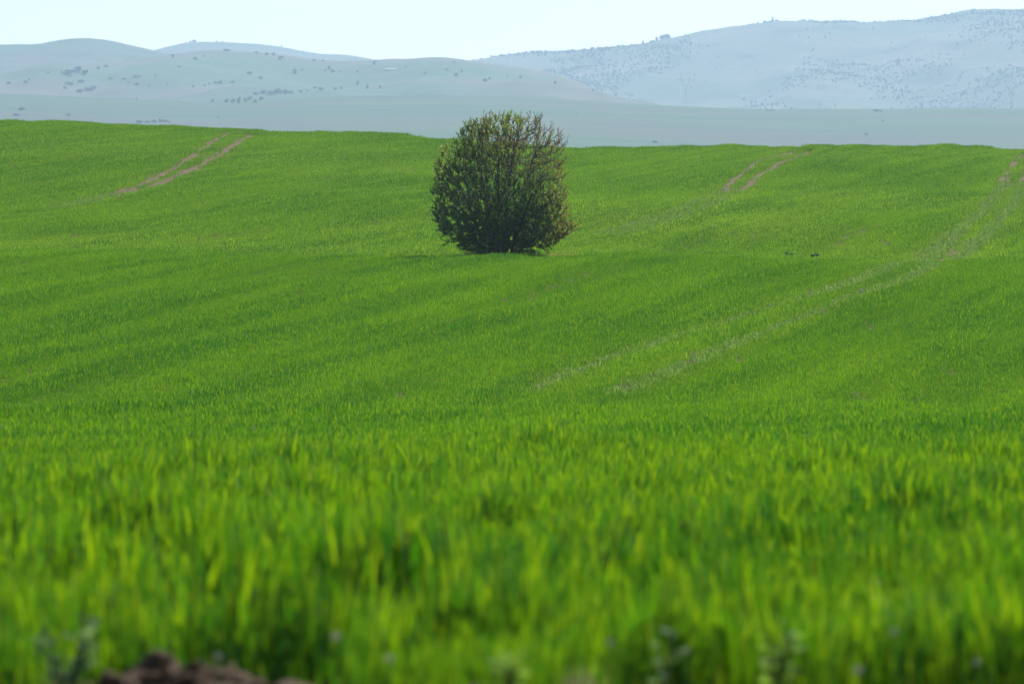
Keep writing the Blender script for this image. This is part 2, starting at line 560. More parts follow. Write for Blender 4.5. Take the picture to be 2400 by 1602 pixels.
def instancer(name, P, rot, scl, var, dry, coll, label, cat):
    me = bpy.data.meshes.new(name)
    me.vertices.add(len(P)); me.vertices.foreach_set('co', P.astype(np.float32).ravel())
    for nm, a in (('rot', rot), ('scl', scl), ('dry', dry)):
        at = me.attributes.new(nm, 'FLOAT', 'POINT'); at.data.foreach_set('value', a.astype(np.float32))
    at = me.attributes.new('var', 'INT', 'POINT'); at.data.foreach_set('value', var.astype(np.int32))
    me.update()
    o = obj(name, me)
    ng = bpy.data.node_groups.new(name + '_nodes', 'GeometryNodeTree')
    ng.interface.new_socket('Geometry', in_out='INPUT', socket_type='NodeSocketGeometry')
    ng.interface.new_socket('Geometry', in_out='OUTPUT', socket_type='NodeSocketGeometry')
    gi = ng.nodes.new('NodeGroupInput'); go = ng.nodes.new('NodeGroupOutput')
    ci = ng.nodes.new('GeometryNodeCollectionInfo'); ci.inputs['Collection'].default_value = coll
    ci.inputs['Separate Children'].default_value = True; ci.inputs['Reset Children'].default_value = True
    ip = ng.nodes.new('GeometryNodeInstanceOnPoints'); ip.inputs['Pick Instance'].default_value = True

    def na(nm, ty):
        a = ng.nodes.new('GeometryNodeInputNamedAttribute'); a.data_type = ty; a.inputs['Name'].default_value = nm; return a.outputs[0]
    cx = ng.nodes.new('ShaderNodeCombineXYZ')
    ng.links.new(na('rot', 'FLOAT'), cx.inputs[2])
    er = ng.nodes.new('FunctionNodeEulerToRotation'); ng.links.new(cx.outputs[0], er.inputs[0])
    ng.links.new(gi.outputs[0], ip.inputs['Points']); ng.links.new(ci.outputs[0], ip.inputs['Instance'])
    ng.links.new(na('var', 'INT'), ip.inputs['Instance Index'])
    ng.links.new(er.outputs[0], ip.inputs['Rotation']); ng.links.new(na('scl', 'FLOAT'), ip.inputs['Scale'])
    ng.links.new(ip.outputs[0], go.inputs[0])
    md = o.modifiers.new('scatter', 'NODES'); md.node_group = ng
    tag(o, label, cat, kind='stuff')
    return o


TREE_U, TREE_D = 1174.0, 200.5
TREE = Vector(((TREE_U - 1200) / FPX * TREE_D, TREE_D, 0)); TREE.z = float(ground_h(TREE.x, TREE.y))


def scatter(name, d0, d1, step, coll, nvar, seed, label, hscale, near=False):
    r = np.random.default_rng(seed)
    X, Y = np.meshgrid(np.arange(-60, 60, step), np.arange(d0, d1, step))
    X = X.ravel() + r.uniform(-.5, .5, X.size) * step; Y = Y.ravel() + r.uniform(-.5, .5, Y.size) * step
    k = np.abs(X) < Y * 0.0935 + 1.4
    # ragged front edge of the crop
    k &= Y > 15.15 + 0.45 * fbm(X * 1.3 + 8, X * 0 + 2, 3)
    k &= ~((Y < 15.95) & (X > (70 - 1200) / FPX * 15.4) & (X < (800 - 1200) / FPX * 15.4))
    X, Y = X[k], Y[k]
    d, bare = track_dist(X, Y)
    keep = d > np.where(Y > 205, np.where(X < -10, .19, np.where(X > 22, .25, .21)), .22)
    if near: keep &= fbm(X / .26 + 5, Y / .42, 2) + r.uniform(-.12, .12, X.size) > .498 - .13 * sstep(18, 50, Y) - .2 * sstep(16.8, 16.0, Y)
    # trodden clear under the tree
    keep &= ((X - TREE.x) / 1.15) ** 2 + ((Y - TREE.y) / .9) ** 2 > 1
    X, Y, d = X[keep], Y[keep], d[keep]
    a = X * _DIR[1] - Y * _DIR[0]; b = X * _DIR[0] + Y * _DIR[1]
    s = hscale * (0.82 + 0.5 * (fbm(a / 1.15, b / 20.0, 3) - .5) * 2.6 + 0.25 * (fbm(X / 0.9, Y / 1.2 + 40, 2) - .5) + r.uniform(-.1, .16, X.size))
    if near: s *= 1 + (2.1 * (fbm(X / .55 + 30, Y / .8, 2) - .5)) * (1 - .6 * sstep(20, 50, Y)); s *= 1 - .22 * sstep(26, 50, Y)
    s = s + sstep(372, 385, Y) * .6 * np.clip((fbm(X / 1.1 + 70, Y / 2.5, 2) - .48) * 4, 0, 1)
    s = np.clip(s, .55 * hscale, 2.2)
    s *= 1 - np.where(Y > 205, .5 * (d < .5), 0.3 * (d < .45))
    dry = np.clip((fbm(X / 9, Y / 30 + 3, 3) - .42) * 1.6, 0, 1) * sstep(195, 215, Y) * (1 - .6 * sstep(280, 380, Y)) + (d < .9) * .25 + .16 * sstep(200, 215, Y)
    Z = ground_h(X, Y)
    return instancer(name, np.c_[X, Y, Z], r.uniform(0, 6.283, X.size), s, r.integers(0, nvar, X.size), dry, coll, label, 'wheat')


scatter('wheat_crop', 15.2, 52, .090, NEAR, 10, 1, 'tall out of focus green wheat blades at the near edge of the field', 1.08, True)
scatter('wheat_crop', 52, 205, .38, MID, 6, 2, 'green wheat covering the middle of the field up to the tree', 1.0)
scatter('wheat_crop', 205, 412, .46, FAR, 6, 3, 'sparser green wheat on the slope behind the tree', 1.0)

# flattened blades in the ruts
r = np.random.default_rng(9)
PX, PY, PB = [], [], []
for k, (tx, ty) in TRACKS.items():
    for y0 in np.arange(ty[0], ty[-1], .22):
        x0 = float(np.interp(y0, ty, tx))
        for q in range(2):
            PX.append(x0 + r.uniform(-.36, .36)); PY.append(y0 + r.uniform(-.15, .15))
PX, PY = np.array(PX), np.array(PY)
d, bare = track_dist(PX, PY)
kp = (r.random(PX.size) > bare * 1.05) & (np.abs(PX) < PY * .0935 + 2)
PX, PY = PX[kp], PY[kp]
instancer('track_grass', np.c_[PX, PY, ground_h(PX, PY)], r.uniform(0, 6.28, PX.size), r.uniform(.6, 1.15, PX.size), r.integers(0, 4, PX.size), r.uniform(.0, .7, PX.size) * np.where(PY < 205, 1.1, 1), FLAT,
          'flattened pale wheat blades lying in the wheel tracks', 'grass')


# ------------------------------------------------------------------ the lone tree
def tree_leaf_mat():
    m, t = mat('tree_leaf'); n = N(t)
    c = n.attr('col').outputs['Color']
    tr = n.mix(1.0, c, (1.7, 1.8, 0.8), 'MULTIPLY')
    n.out(leaf_shader(n, c, tr, 0.45, 0.45, 0.3)); return m


M_LEAF = tree_leaf_mat()
M_BARK = simple('grey_bark', (0.085, 0.068, 0.062), 0.9, .15, .35, 9)


def grow_tree():
    r = np.random.default_rng(21)
    zt = np.array([0, .15, .3, .63, 1.0, 1.74, 2.3, 3.2, 3.6, 3.96, 4.33, 4.7, 4.9, 5.02])
    lt = np.array([-.5, -.85, -1.35, -2.0, -2.27, -2.38, -2.44, -2.4, -2.2, -1.98, -1.6, -1.25, -.6, -.2])
    rt = np.array([.5, .85, 1.4, 2.1, 2.55, 2.28, 2.33, 2.28, 2.26, 2.3, 2.2, 1.8, 1.55, .9])
    A = []
    while len(A) < 5200:
        z = r.uniform(.12, 5.0); l = np.interp(z, zt, lt); q = np.interp(z, zt, rt)
        x = r.uniform(l, q); y = r.uniform(-2.1, 2.1)
        c = (l + q) / 2; hw = (q - l) / 2
        rr = math.hypot((x - c) / hw, y / (hw * .88))
        lump = .74 + .50 * float(fbm(np.array(math.atan2(y, x) * 1.5 + 20), np.array(z * 1.15 + 3), 2))
        if x < -.7 and z > 2.7: lump = max(lump, .98)
        if rr > lump: continue
        if rr < .45 and r.random() < .5: continue
        if z > 3.6 and x > .75 and r.random() < .2: continue          # thin bare top on one side
        A.append((x, y, z))
    A = np.array(A)
    pos, par, root = [], [], []
    nroot = 17
    for i in range(nroot):
        th = i * 2.399 + .4; rad = .62 * math.sqrt((i + .5) / nroot)
        p0 = np.array([rad * math.cos(th), rad * .8 * math.sin(th), -.08])
        z1 = 4.3 - 3.0 * ((i + .5) / nroot) ** 1.3 + r.normal(0, .15)
        out = .25 + .62 * ((i + .5) / nroot) ** .6
        lim = np.interp(z1, zt, rt) if math.cos(th) > 0 else -np.interp(z1, zt, lt)
        p2 = np.array([lim * out * math.cos(th), lim * .85 * out * math.sin(th), z1])
        p1 = p0 * .6 + p2 * .4; p1[2] = z1 * .62
        nseg = int(np.linalg.norm(p2 - p0) / .09); last = -1
        for s in range(nseg):
            t = s / nseg
            p = p0 * (1 - t) ** 2 + p1 * 2 * t * (1 - t) + p2 * t * t
            p = p + np.array([.05 * math.sin(t * 7 + i), .05 * math.sin(t * 6 + i * 2), 0]) * t + r.normal(0, .006, 3)
            pos.append(p); par.append(last); root.append(i); last = len(pos) - 1
    step, infl, kill = .085, 1.5, .17
    alive = np.ones(len(A), bool)
    P = np.array(pos)
    D = np.linalg.norm(A[:, None] - P[None], axis=2); near = D.argmin(1); nd = D.min(1)
    for it in range(160):
        act = alive & (nd < infl)
        if not act.any(): break
        ids = np.unique(near[act]); newp = []
        idx = np.nonzero(act)[0]
        vec = A[idx] - P[near[idx]]; vec /= np.linalg.norm(vec, axis=1)[:, None]
        acc = np.zeros((len(P), 3)); np.add.at(acc, near[idx], vec)
        base = len(P); added = []
        for k in ids:
            g = acc[k]; L = np.linalg.norm(g)
            if L < 1e-3: continue
            g = g / L
            if par[k] >= 0:
                pd = P[k] - P[par[k]]; pd /= np.linalg.norm(pd) + 1e-9
                g = g * .62 + pd * .5
            g[2] += .02
            g += r.normal(0, .10, 3); g /= np.linalg.norm(g)
            added.append((P[k] + g * step, k, root[k]))
        if not added: break
        NP = np.array([a[0] for a in added])
        P = np.vstack([P, NP]); par += [a[1] for a in added]; root += [a[2] for a in added]
        ai = np.nonzero(alive)[0]
        D = np.linalg.norm(A[ai][:, None] - NP[None], axis=2); j = D.argmin(1); dm = D.min(1)
        b = dm < nd[ai]; nd[ai[b]] = dm[b]; near[ai[b]] = base + j[b]
        alive &= nd > kill
        if len(P) > 16000: break
    par = np.array(par); root = np.array(root)
    nch = np.bincount(par[par >= 0], minlength=len(P))
    # fine twigs at the tips and along thin wood
    ext, epar = [], []
    for k in range(len(P)):
        nt_ = 3 if nch[k] == 0 else (1 if r.random() < .22 else 0)
        if P[k][2] < .35: nt_ = min(nt_, 1)
        for q in range(nt_):
            o = P[k] - np.array([0, 0, 1.2]); o /= np.linalg.norm(o) + 1e-6
            g = o * .8 + np.array([0, 0, .55]) + r.normal(0, .45, 3); g /= np.linalg.norm(g)
            L = r.uniform(.06, .17)
            ext.append(P[k] + g * L); epar.append(k); ext.append(P[k] + g * L * 2 + np.array([0, 0, .02])); epar.append(-(len(ext) - 1))
    # stray shoots beyond the outline
    tips = np.nonzero((nch == 0) & (P[:, 2] > 1.0))[0]
    for k in r.choice(tips, 130, replace=False):
        o = P[k] - np.array([0, 0, 1.6]); o /= np.linalg.norm(o)
        g = o * .7 + np.array([.1, 0, .6]) + r.normal(0, .25, 3); g /= np.linalg.norm(g)
        L = r.uniform(.12, .26)
        ext.append(P[k] + g * L); epar.append(k); ext.append(P[k] + g * L * 1.9 + np.array([0, 0, .03])); epar.append(0)
    # resolve the second joint of each twig
    base = len(P); e2 = []
    for i, q in enumerate(epar): e2.append(q if i % 2 == 0 else base + i - 1)
    P = np.vstack([P, np.array(ext)]); par = np.r_[par, np.array(e2)]; 
    rt_ = list(root)
    for i, q in enumerate(e2): rt_.append(rt_[q])
    root = np.array(rt_)
    n_ = len(P); w_ = np.zeros(n_); nch = np.bincount(par[par >= 0], minlength=n_)
    order = np.argsort(-np.arange(n_))
    rad = np.zeros(n_); acc = np.zeros(n_)
    for k in order:
        rad[k] = .0042 if nch[k] == 0 else acc[k] ** (1 / 2.25)
        if par[k] >= 0: acc[par[k]] += rad[k] ** 2.25
    return P, par, root, rad, nch, base, nroot


TP, Tpar, Troot, Trad, Tnch, Tbase, NROOT = grow_tree()
tree = empty('tree', TREE)
tag(tree, 'lone bushy many stemmed tree in young leaf standing in the green field', 'tree')


def tubes(idx):
    k = 5
    a = TP[Tpar[idx]]; b = TP[idx]; ra = np.minimum(Trad[Tpar[idx]], Trad[idx] * 1.6); rb = Trad[idx]
    t = b - a; t /= np.linalg.norm(t, axis=1)[:, None] + 1e-9
    h = np.where(np.abs(t[:, 2:3]) < .9, np.array([[0, 0, 1.]]), np.array([[1., 0, 0]]))
    u = np.cross(t, h); u /= np.linalg.norm(u, axis=1)[:, None]; v = np.cross(t, u)
    th = np.arange(k) * 2 * math.pi / k
    ring = u[:, None] * np.cos(th)[None, :, None] + v[:, None] * np.sin(th)[None, :, None]
    V = np.concatenate([a[:, None] + ring * ra[:, None, None], b[:, None] + ring * rb[:, None, None]], axis=1)
    m = len(idx); o = (np.arange(m) * 2 * k)[:, None]
    j = np.arange(k); jn = (j + 1) % k
    F = np.stack([o + j, o + jn, o + k + jn, o + k + j], axis=2)
    return V.reshape(-1, 3), F.reshape(-1, 4)


for i in range(NROOT):
    idx = np.nonzero((Troot == i) & (Tpar >= 0))[0]
    V, F = tubes(idx)
    obj('stem', mesh_np('stem', V, F, True), M_BARK, tree)


def leaf_cloud(C, Dn, L, W, r):
    """diamond leaves with a fold: centre C, direction Dn"""
    m = len(C)
    Dn = Dn / (np.linalg.norm(Dn, axis=1)[:, None] + 1e-9)
    q = r.normal(0, 1, (m, 3)); s = np.cross(Dn, q); s /= np.linalg.norm(s, axis=1)[:, None] + 1e-9
    nn = np.cross(Dn, s)
    a = C; b = C + Dn * (L * .5)[:, None] + s * (W * .5)[:, None] + nn * (L * .08)[:, None]
    c = C + Dn * L[:, None]; d = C + Dn * (L * .5)[:, None] - s * (W * .5)[:, None] + nn * (L * .08)[:, None]
    V = np.stack([a, b, c, d], 1).reshape(-1, 3)
    o = np.arange(m)[:, None] * 4
    F = np.concatenate([o + [0, 1, 2], o + [0, 2, 3]], 0)
    return V, F


def tree_leaves():
    r = np.random.default_rng(5)
    thin = np.nonzero((Trad < .012) & (Tpar >= 0))[0]
    C, Dn, COL = [], [], []
    for k in thin:
        p = TP[k]; x, y, z = p
        dens = 1.0
        if z > 1.5: dens *= .72
        if z > 3.4 and -1.2 < x < .9: dens *= .75
        if x < -.9 and z > 2.8: dens *= 1.7
        if x > .6 and z > 3.0: dens *= .5
        if x > 1.0 and z > 3.5: dens *= .35
        if -1.4 < x < -.2 and 1.6 < z < 3.4: dens *= .6
        if z < 2.7: dens *= 1.35
        dens *= .1 + 1.8 * (1.0 if z > 1.9 else .55) * float(fbm(np.array(x * 1.3 + 9), np.array(z * 1.3 + y * .7 + 4), 2))
        if z <= 1.9: dens += .75 + (.7 if abs(x) < 1.5 else 0)
        cnt = (17.0 if k >= Tbase else 6.0) * dens
        cnt = int(cnt) + (r.random() < cnt % 1)
        pr = TP[Tpar[k]]
        red = .05 + .42 * sstep(2.4, 4.2, z) * sstep(-2.2, .6, x) + .30 * sstep(1.2, 2.2, x) + .18 * sstep(-1.4, -2.2, x) * sstep(1.5, 3, z)
        top = sstep(4.3, 4.75, z) * sstep(-.9, .1, x) * (1 - sstep(.5, 1.1, x))
        yel = .16 + .35 * top + .3 * sstep(-1.1, -1.8, x) * sstep(2.2, 3.6, z) + .2 * sstep(.6, 1.6, x) * (1 - sstep(2.2, 3.2, z))
        red *= 1 - .6 * top
        for q in range(cnt):
            C.append(pr + (p - pr) * r.uniform(.1, 1.05)); Dn.append((p - pr) / (np.linalg.norm(p - pr) + 1e-9) * .6 + r.normal(0, .6, 3))
            s = r.random()
            if s < red: c = np.array((.18, .095, .042)) * r.uniform(.6, 1.3)
            elif s < red + yel: c = np.array((.16, .225, .032)) * r.uniform(.7, 1.3)
            else: c = np.array((.050, .115, .028)) * r.uniform(.6, 1.5)
            COL.append(c)
    C, Dn, COL = np.array(C), np.array(Dn), np.array(COL)
    m = len(C); L = r.uniform(.034, .074, m); W = L * r.uniform(.42, .6, m)
    V, F = leaf_cloud(C, Dn, L, W, r)
    return mesh_np('crown', V, F, False, {'col': np.repeat(COL, 4, 0)}), m


me, nleaf = tree_leaves()
obj('crown', me, M_LEAF, tree)
print('TREE nodes', len(TP), 'leaves', nleaf)

# rough uncut grass round the foot of the tree
M_DRYGRASS = None
m_, t_ = mat('rough_grass_blade'); n = N(t_)
tint = n.attr('tint').outputs['Fac']
c = n.mix(tint, (0.05, 0.11, 0.02), (0.30, 0.27, 0.09))
n.out(leaf_shader(n, c, n.mix(1.0, c, (1.6, 1.7, .8), 'MULTIPLY'), .4)); M_DRYGRASS = m_
ROUGH = source('rough_grass_tufts', [tuft('rough_tuft_%d' % i, .4, 90, .2, .5, .014, 3, .45, 500 + i, M_DRYGRASS) for i in range(3)])
r = np.random.default_rng(31)
th = r.uniform(0, 6.283, 70); rr = r.uniform(.7, 1.0, 70)
gx = TREE.x + np.cos(th) * rr * 1.35 + np.where(np.cos(th) > .3, r.uniform(0, 1.4, 70), 0); gy = TREE.y + np.sin(th) * rr * 1.1 + .4
instancer('rough_grass', np.c_[gx, gy, ground_h(gx, gy)], r.uniform(0, 6.28, 70), r.uniform(.5, 1.0, 70), r.integers(0, 3, 70), np.zeros(70), ROUGH,
          'yellowish rough grass round the foot of the lone tree', 'grass')


# ------------------------------------------------------------------ shrubs on the hills
M_SHRUB = simple('hill_shrub_leaf', (0.10, 0.135, 0.065), .9, .1, .4, .5)


def shrub_mesh(name, seed, tall, count=170):
    """leaf sprays spread through a lumpy crown, about 1 m across and based at z = 0"""
    r = np.random.default_rng(seed)
    lob = r.uniform(-.28, .28, (6, 3)); lob[:, 2] = r.uniform(.22, .62 * tall, 6); lr = r.uniform(.20, .34, 6)
    C, Dn = [], []
    for i in range(count):
        k = r.integers(0, 6); d = r.normal(0, 1, 3); d /= np.linalg.norm(d)
        p = lob[k] + d * lr[k] * r.uniform(.5, 1.0)
        p[2] = max(p[2], .02)
        C.append(p); Dn.append(d + r.normal(0, .6, 3))
    C, Dn = np.array(C), np.array(Dn); L = r.uniform(.16, .30, count)
    V, F = leaf_cloud(C - Dn / np.linalg.norm(Dn, axis=1)[:, None] * L[:, None] * .5, Dn, L, L * .8, r)
    b = MB()
    for q in range(4):
        b.bar((r.uniform(-.05, .05), r.uniform(-.05, .05), -.1), tuple(lob[q]), .03, .012, 4)
    me = bpy.data.meshes.new(name)
    fs = [tuple(f) for f in F] + [tuple(j + len(V) for j in f) for f in b.f]
    me.from_pydata([tuple(v) for v in V] + b.v, [], fs); me.update(); me.materials.append(M_SHRUB)
    return me


SHRUB = [shrub_mesh('shrub', 60 + i, (1.0, .8, 1.3, .9, 1.1)[i]) for i in range(5)]


LATER = []


def shrub(name, p, wpx, hpx, label, group, cat='shrub'):
    k = p.y / FPX
    o = obj(name, random.choice(SHRUB), None, None, p - Vector((0, 0, .3)))
    o.scale = (wpx * k / .95, wpx * k / .95, hpx * k / .9)
    o.rotation_euler.z = random.uniform(0, 6.28)
    LATER.append((o, p.x / p.y, label))
    return tag(o, label, cat, group)


ORD = 'first second third fourth fifth sixth seventh eighth ninth tenth eleventh twelfth thirteenth fourteenth fifteenth sixteenth seventeenth eighteenth nineteenth twentieth'.split()
NUM = 'one two three four five six seven eight nine ten eleven twelve thirteen fourteen fifteen sixteen seventeen eighteen nineteen twenty'.split()


def single_out():
    sets = {}
    for q in LATER: sets.setdefault(q[2], []).append(q)
    for ph, qs in sets.items():
        qs.sort(key=lambda q: q[1])
        for i, q in enumerate(qs):
            q[0]['label'] = ph if len(qs) == 1 else '%s, %s of %s from left' % (ph, ORD[i], NUM[len(qs) - 1])


GH, RH, DR, LM = HILLS
# (u, v, width, height) in photo pixels, read off the photograph
on_green = [(405, 131, 10, 8), (458, 137, 12, 9), (530, 117, 14, 7), (478, 131, 6, 4), (418, 157, 9, 6), (487, 145, 5, 4), (600, 123, 9, 5), (625, 126, 12, 7), (655, 138, 7, 7), (640, 127, 8, 6),
            (691, 167, 13, 14), (708, 165, 6, 4), (660, 135, 14, 6), (735, 140, 8, 6), (757, 142, 6, 6), (772, 158, 8, 10), (780, 166, 12, 10), (796, 168, 6, 5), (762, 166, 7, 6), (586, 171, 13, 7), (613, 182, 16, 6),
            (518, 192, 12, 12), (505, 193, 12, 6), (545, 191, 12, 5), (490, 196, 6, 6), (480, 199, 6, 5), (453, 201, 6, 9), (364, 178, 6, 6), (391, 198, 4, 5), (836, 168, 8, 5), (837, 194, 10, 8), (861, 202, 8, 14),
            (891, 203, 7, 8), (878, 149, 10, 5), (880, 143, 8, 6), (950, 158, 5, 4), (996, 171, 9, 4), (1070, 176, 11, 9), (1081, 167, 8, 7), (1048, 163, 12, 4), (1136, 187, 9, 9), (1147, 184, 7, 7), (1189, 179, 5, 4),
            (1218, 181, 11, 5), (1301, 193, 7, 8), (1390, 210, 7, 5), (1065, 147, 5, 5), (752, 208, 14, 8), (737, 205, 9, 6), (786, 208, 8, 6), (800, 207, 7, 6), (545, 238, 6, 6), (562, 228, 5, 5), (498, 237, 8, 6), (320, 231, 4, 4)]
for (u, v, a, b) in on_green:
    p = hit(u, v + b / 2, 0, 4200)
    if p is not None: shrub('shrub', p, a, b, ('broad' if a >= 10 else 'small') + ' shrub ' + ('high on' if v < 150 else 'midway up' if v < 185 else 'low on') + ' green hill ' + ('left' if u < 860 else 'right') + ' of pale shed', 'shrubs scattered on the green hill')
thick = [(160, 167, 34, 14), (195, 170, 22, 10), (178, 163, 26, 12)]
for (u, v, a, b) in thick:
    p = hit(u, v + b / 2, 0, 4200)
    if p is not None: shrub('thicket', p, a, b, 'broad dark thicket low on the rounded hill', 'thickets on the rounded hill', 'thicket')
belt = [(585, 231, 12, 10), (597, 236, 14, 10), (613, 229, 14, 9), (545, 235, 12, 10), (530, 236, 10, 9), (560, 236, 12, 12), (575, 233, 10, 9), (635, 217, 16, 9), (651, 213, 20, 13), (668, 215, 16, 11), (683, 216, 12, 8), (617, 217, 14, 8),
        (600, 219, 12, 7), (705, 214, 10, 6), (720, 212, 9, 5)]
for (u, v, a, b) in belt:
    p = hit(u, v + b / 2, 0, 4200)
    if p is not None: shrub('shrub', p, a, b, ('dark shrub in upper gully belt on green hill' if v < 222 else 'dark shrub in lower gully belt on green hill'), 'shrub belt along the gully')
low = [(165, 195, 22, 9), (190, 190, 16, 8), (152, 205, 14, 8), (185, 213, 16, 9), (205, 209, 18, 10), (218, 206, 14, 10), (60, 192, 14, 8), (68, 187, 7, 6), (112, 170, 5, 4), (290, 185, 12, 5), (320, 179, 22, 5), (260, 183, 14, 6), (232, 160, 14, 6),
       (248, 155, 10, 6), (320, 198, 16, 4), (350, 200, 9, 4), (300, 195, 8, 4), (20, 196, 12, 6)]
for (u, v, a, b) in low:
    p = hit(u, v + b / 2, 0, 4200)
    if p is not None: shrub('shrub', p, a, b, ('broad' if a >= 14 else 'small') + ' hazy shrub on slope below rounded hill', 'shrubs below the rounded hill')
plain = [(326, 285, 16, 7), (345, 285, 14, 6), (360, 283, 14, 9), (375, 283, 14, 9), (388, 283, 14, 8), (398, 285, 7, 6), (50, 255, 18, 7), (38, 268, 24, 7), (160, 268, 14, 6), (512, 274, 6, 5), (1535, 331, 17, 7), (1806, 258, 22, 4), (2055, 258, 22, 7), (1352, 267, 3, 3),
         (2030, 313, 9, 5), (2070, 283, 10, 3)]
for (u, v, a, b) in plain:
    p = hit(u, v + b / 2, 0, 900)
    if p is not None: shrub('shrub', p, a, b, 'low dark bush on the plain ' + ('left of the tree' if u < 1170 else 'right of the tree'), 'bushes on the plain')
sky_l = [(455, 15, 7), (447, 8, 5), (508, 7, 5), (522, 8, 4), (436, 6, 4), (660, 3, 7), (710, 4, 4), (420, 5, 3)]
for (u, a, b) in sky_l:
    shrub('shrub', crest(DR, u), a, b, 'tiny pale shrub on the skyline of the palest ridge', 'shrubs on the palest ridge')
sky_r = [(1110, 10, 5), (1128, 9, 6), (1208, 6, 5), (1290, 6, 4), (1322, 6, 4), (1370, 13, 8), (1388, 12, 9), (1408, 7, 5), (1434, 9, 8), (1461, 5, 4), (1507, 8, 12), (1529, 13, 6), (1541, 10, 10), (1551, 14, 14), (1563, 13, 16), (1714, 10, 7), (1728, 9, 4),
         (1765, 7, 7), (1775, 8, 9), (1793, 10, 11), (1803, 12, 9), (1822, 12, 8), (1830, 10, 6), (1842, 8, 4), (1862, 10, 4), (1875, 12, 6), (1885, 10, 9), (1908, 4, 6), (1917, 4, 4), (2170, 6, 4), (2183, 6, 6), (2232, 3, 5)]
for (u, a, b) in sky_r:
    shrub('shrub', crest(LM, u), a, b, ('large' if b >= 7 else 'small') + ' bush on mountain skyline ' + ('left' if u < 1811 else 'right') + ' of hilltop building', 'bushes on the mountain skyline')

single_out()

# scrub mass on the mountain flank: far too many to count
r = np.random.default_rng(77)
M_SCRUB = simple('mountain_scrub_leaf', (0.105, 0.14, 0.072), .9, .1, .4, .5)
SCR = bpy.data.collections.new('scrub_sources')
for i in range(4):
    me = SHRUB[i].copy(); me.materials[0] = M_SCRUB
    SCR.objects.link(bpy.data.objects.new('scrub_source_%d' % i, me))
uu = r.uniform(1150, 2480, 42000); dd = r.uniform(6500, 9500, 42000); xx = (uu - 1200) / FPX * dd
dens = fbm(xx / 120 + 3, dd / 500 + 8, 4)
low_ = sstep(9300, 7300, dd)
kp = (r.random(42000) < sstep(.47, .66, dens + .10 * low_) * .75 + .015)
xx, dd = xx[kp], dd[kp]
zz = LM.h(xx, dd); gz = ground_h(xx, dd); kp = zz > gz; xx, dd, zz = xx[kp], dd[kp], zz[kp]
instancer('scrub', np.c_[xx, dd, zz - .4], r.uniform(0, 6.28, xx.size), r.uniform(1.2, 4.6, xx.size) * r.uniform(.6, 1, xx.size), r.integers(0, 4, xx.size), np.zeros(xx.size), SCR,
          'hazy scrub spread over the flank of the long mountain', 'scrub')

# ------------------------------------------------------------------ pylons
M_STEEL = simple('galvanised_steel', (0.20, 0.21, 0.22), .55, .4, .15, 2)


def pylon(u, v, hpx, label):
    p = hit(u, v, 0, 4200)
    root = empty('pylon', p); tag(root, label, 'pylon', 'power line pylons below the long mountain')
    Hh = hpx * p.y / FPX; k = Hh / 40.0
    b = MB()
    waist = 19 * k; half = 2.4 * k
    for sx in (-1, 1):
        for sy in (-1, 1):
            b.bar((sx * half, sy * half, -.5), (sx * .8 * k, sy * .8 * k, waist), .22 * k, .2 * k, 4)
    for i in range(5):
        z0, z1 = waist * i / 5, waist * (i + 1) / 5
        h0 = half + (.8 * k - half) * i / 5; h1 = half + (.8 * k - half) * (i + 1) / 5
        for sy in (-1, 1):
            b.bar((-h0, sy * h0, z0), (h1, sy * h1, z1), .12 * k, None, 4); b.bar((h0, sy * h0, z0), (-h1, sy * h1, z1), .12 * k, None, 4)
            b.bar((sy * h0, -h0, z0), (sy * h1, h1, z1), .12 * k, None, 4)
    b.build('tower_body', M_STEEL, root)
    for sx in (-1, 1):
        c = MB()
        for o in (-.7, .7):
            c.bar((sx * .7 * k, o * k, waist), (sx * (4.6 + o * .6) * k, o * .8 * k, 31 * k), .22 * k, None, 4)
            c.bar((sx * (4.6 + o * .6) * k, o * .8 * k, 31 * k), (sx * 4.8 * k, 0, 40 * k), .2 * k, .12 * k, 4)
        for i in range(4):
            z0 = waist + (31 * k - waist) * i / 4; f = i / 4
            c.bar((sx * (.7 + 3.9 * f - .4) * k, -.6 * k, z0), (sx * (.7 + 3.9 * f + 1.2) * k, .6 * k, z0 + 3 * k), .12 * k, None, 4)
        c.build('horn', M_STEEL, root)
    MB().bar((-11 * k, 0, 31.4 * k), (11 * k, 0, 31.4 * k), .28 * k, None, 4).bar((-11 * k, 0, 31.4 * k), (-4.8 * k, 0, 33.5 * k), .16 * k, None, 4).bar((11 * k, 0, 31.4 * k), (4.8 * k, 0, 33.5 * k), .16 * k, None, 4).build('cross_arm', M_STEEL, root)
    for x in (-10.4, 0, 10.4):
        MB().bar((x * k, 0, 31.2 * k), (x * k, 0, 28 * k), .18 * k, .22 * k, 6).build('insulator', M_STEEL, root)


pylon(1607, 246, 75, 'faint lattice pylon with two horns, nearer the middle of the picture')
pylon(2371, 254, 42, 'faint lattice pylon with two horns at the edge of the picture')

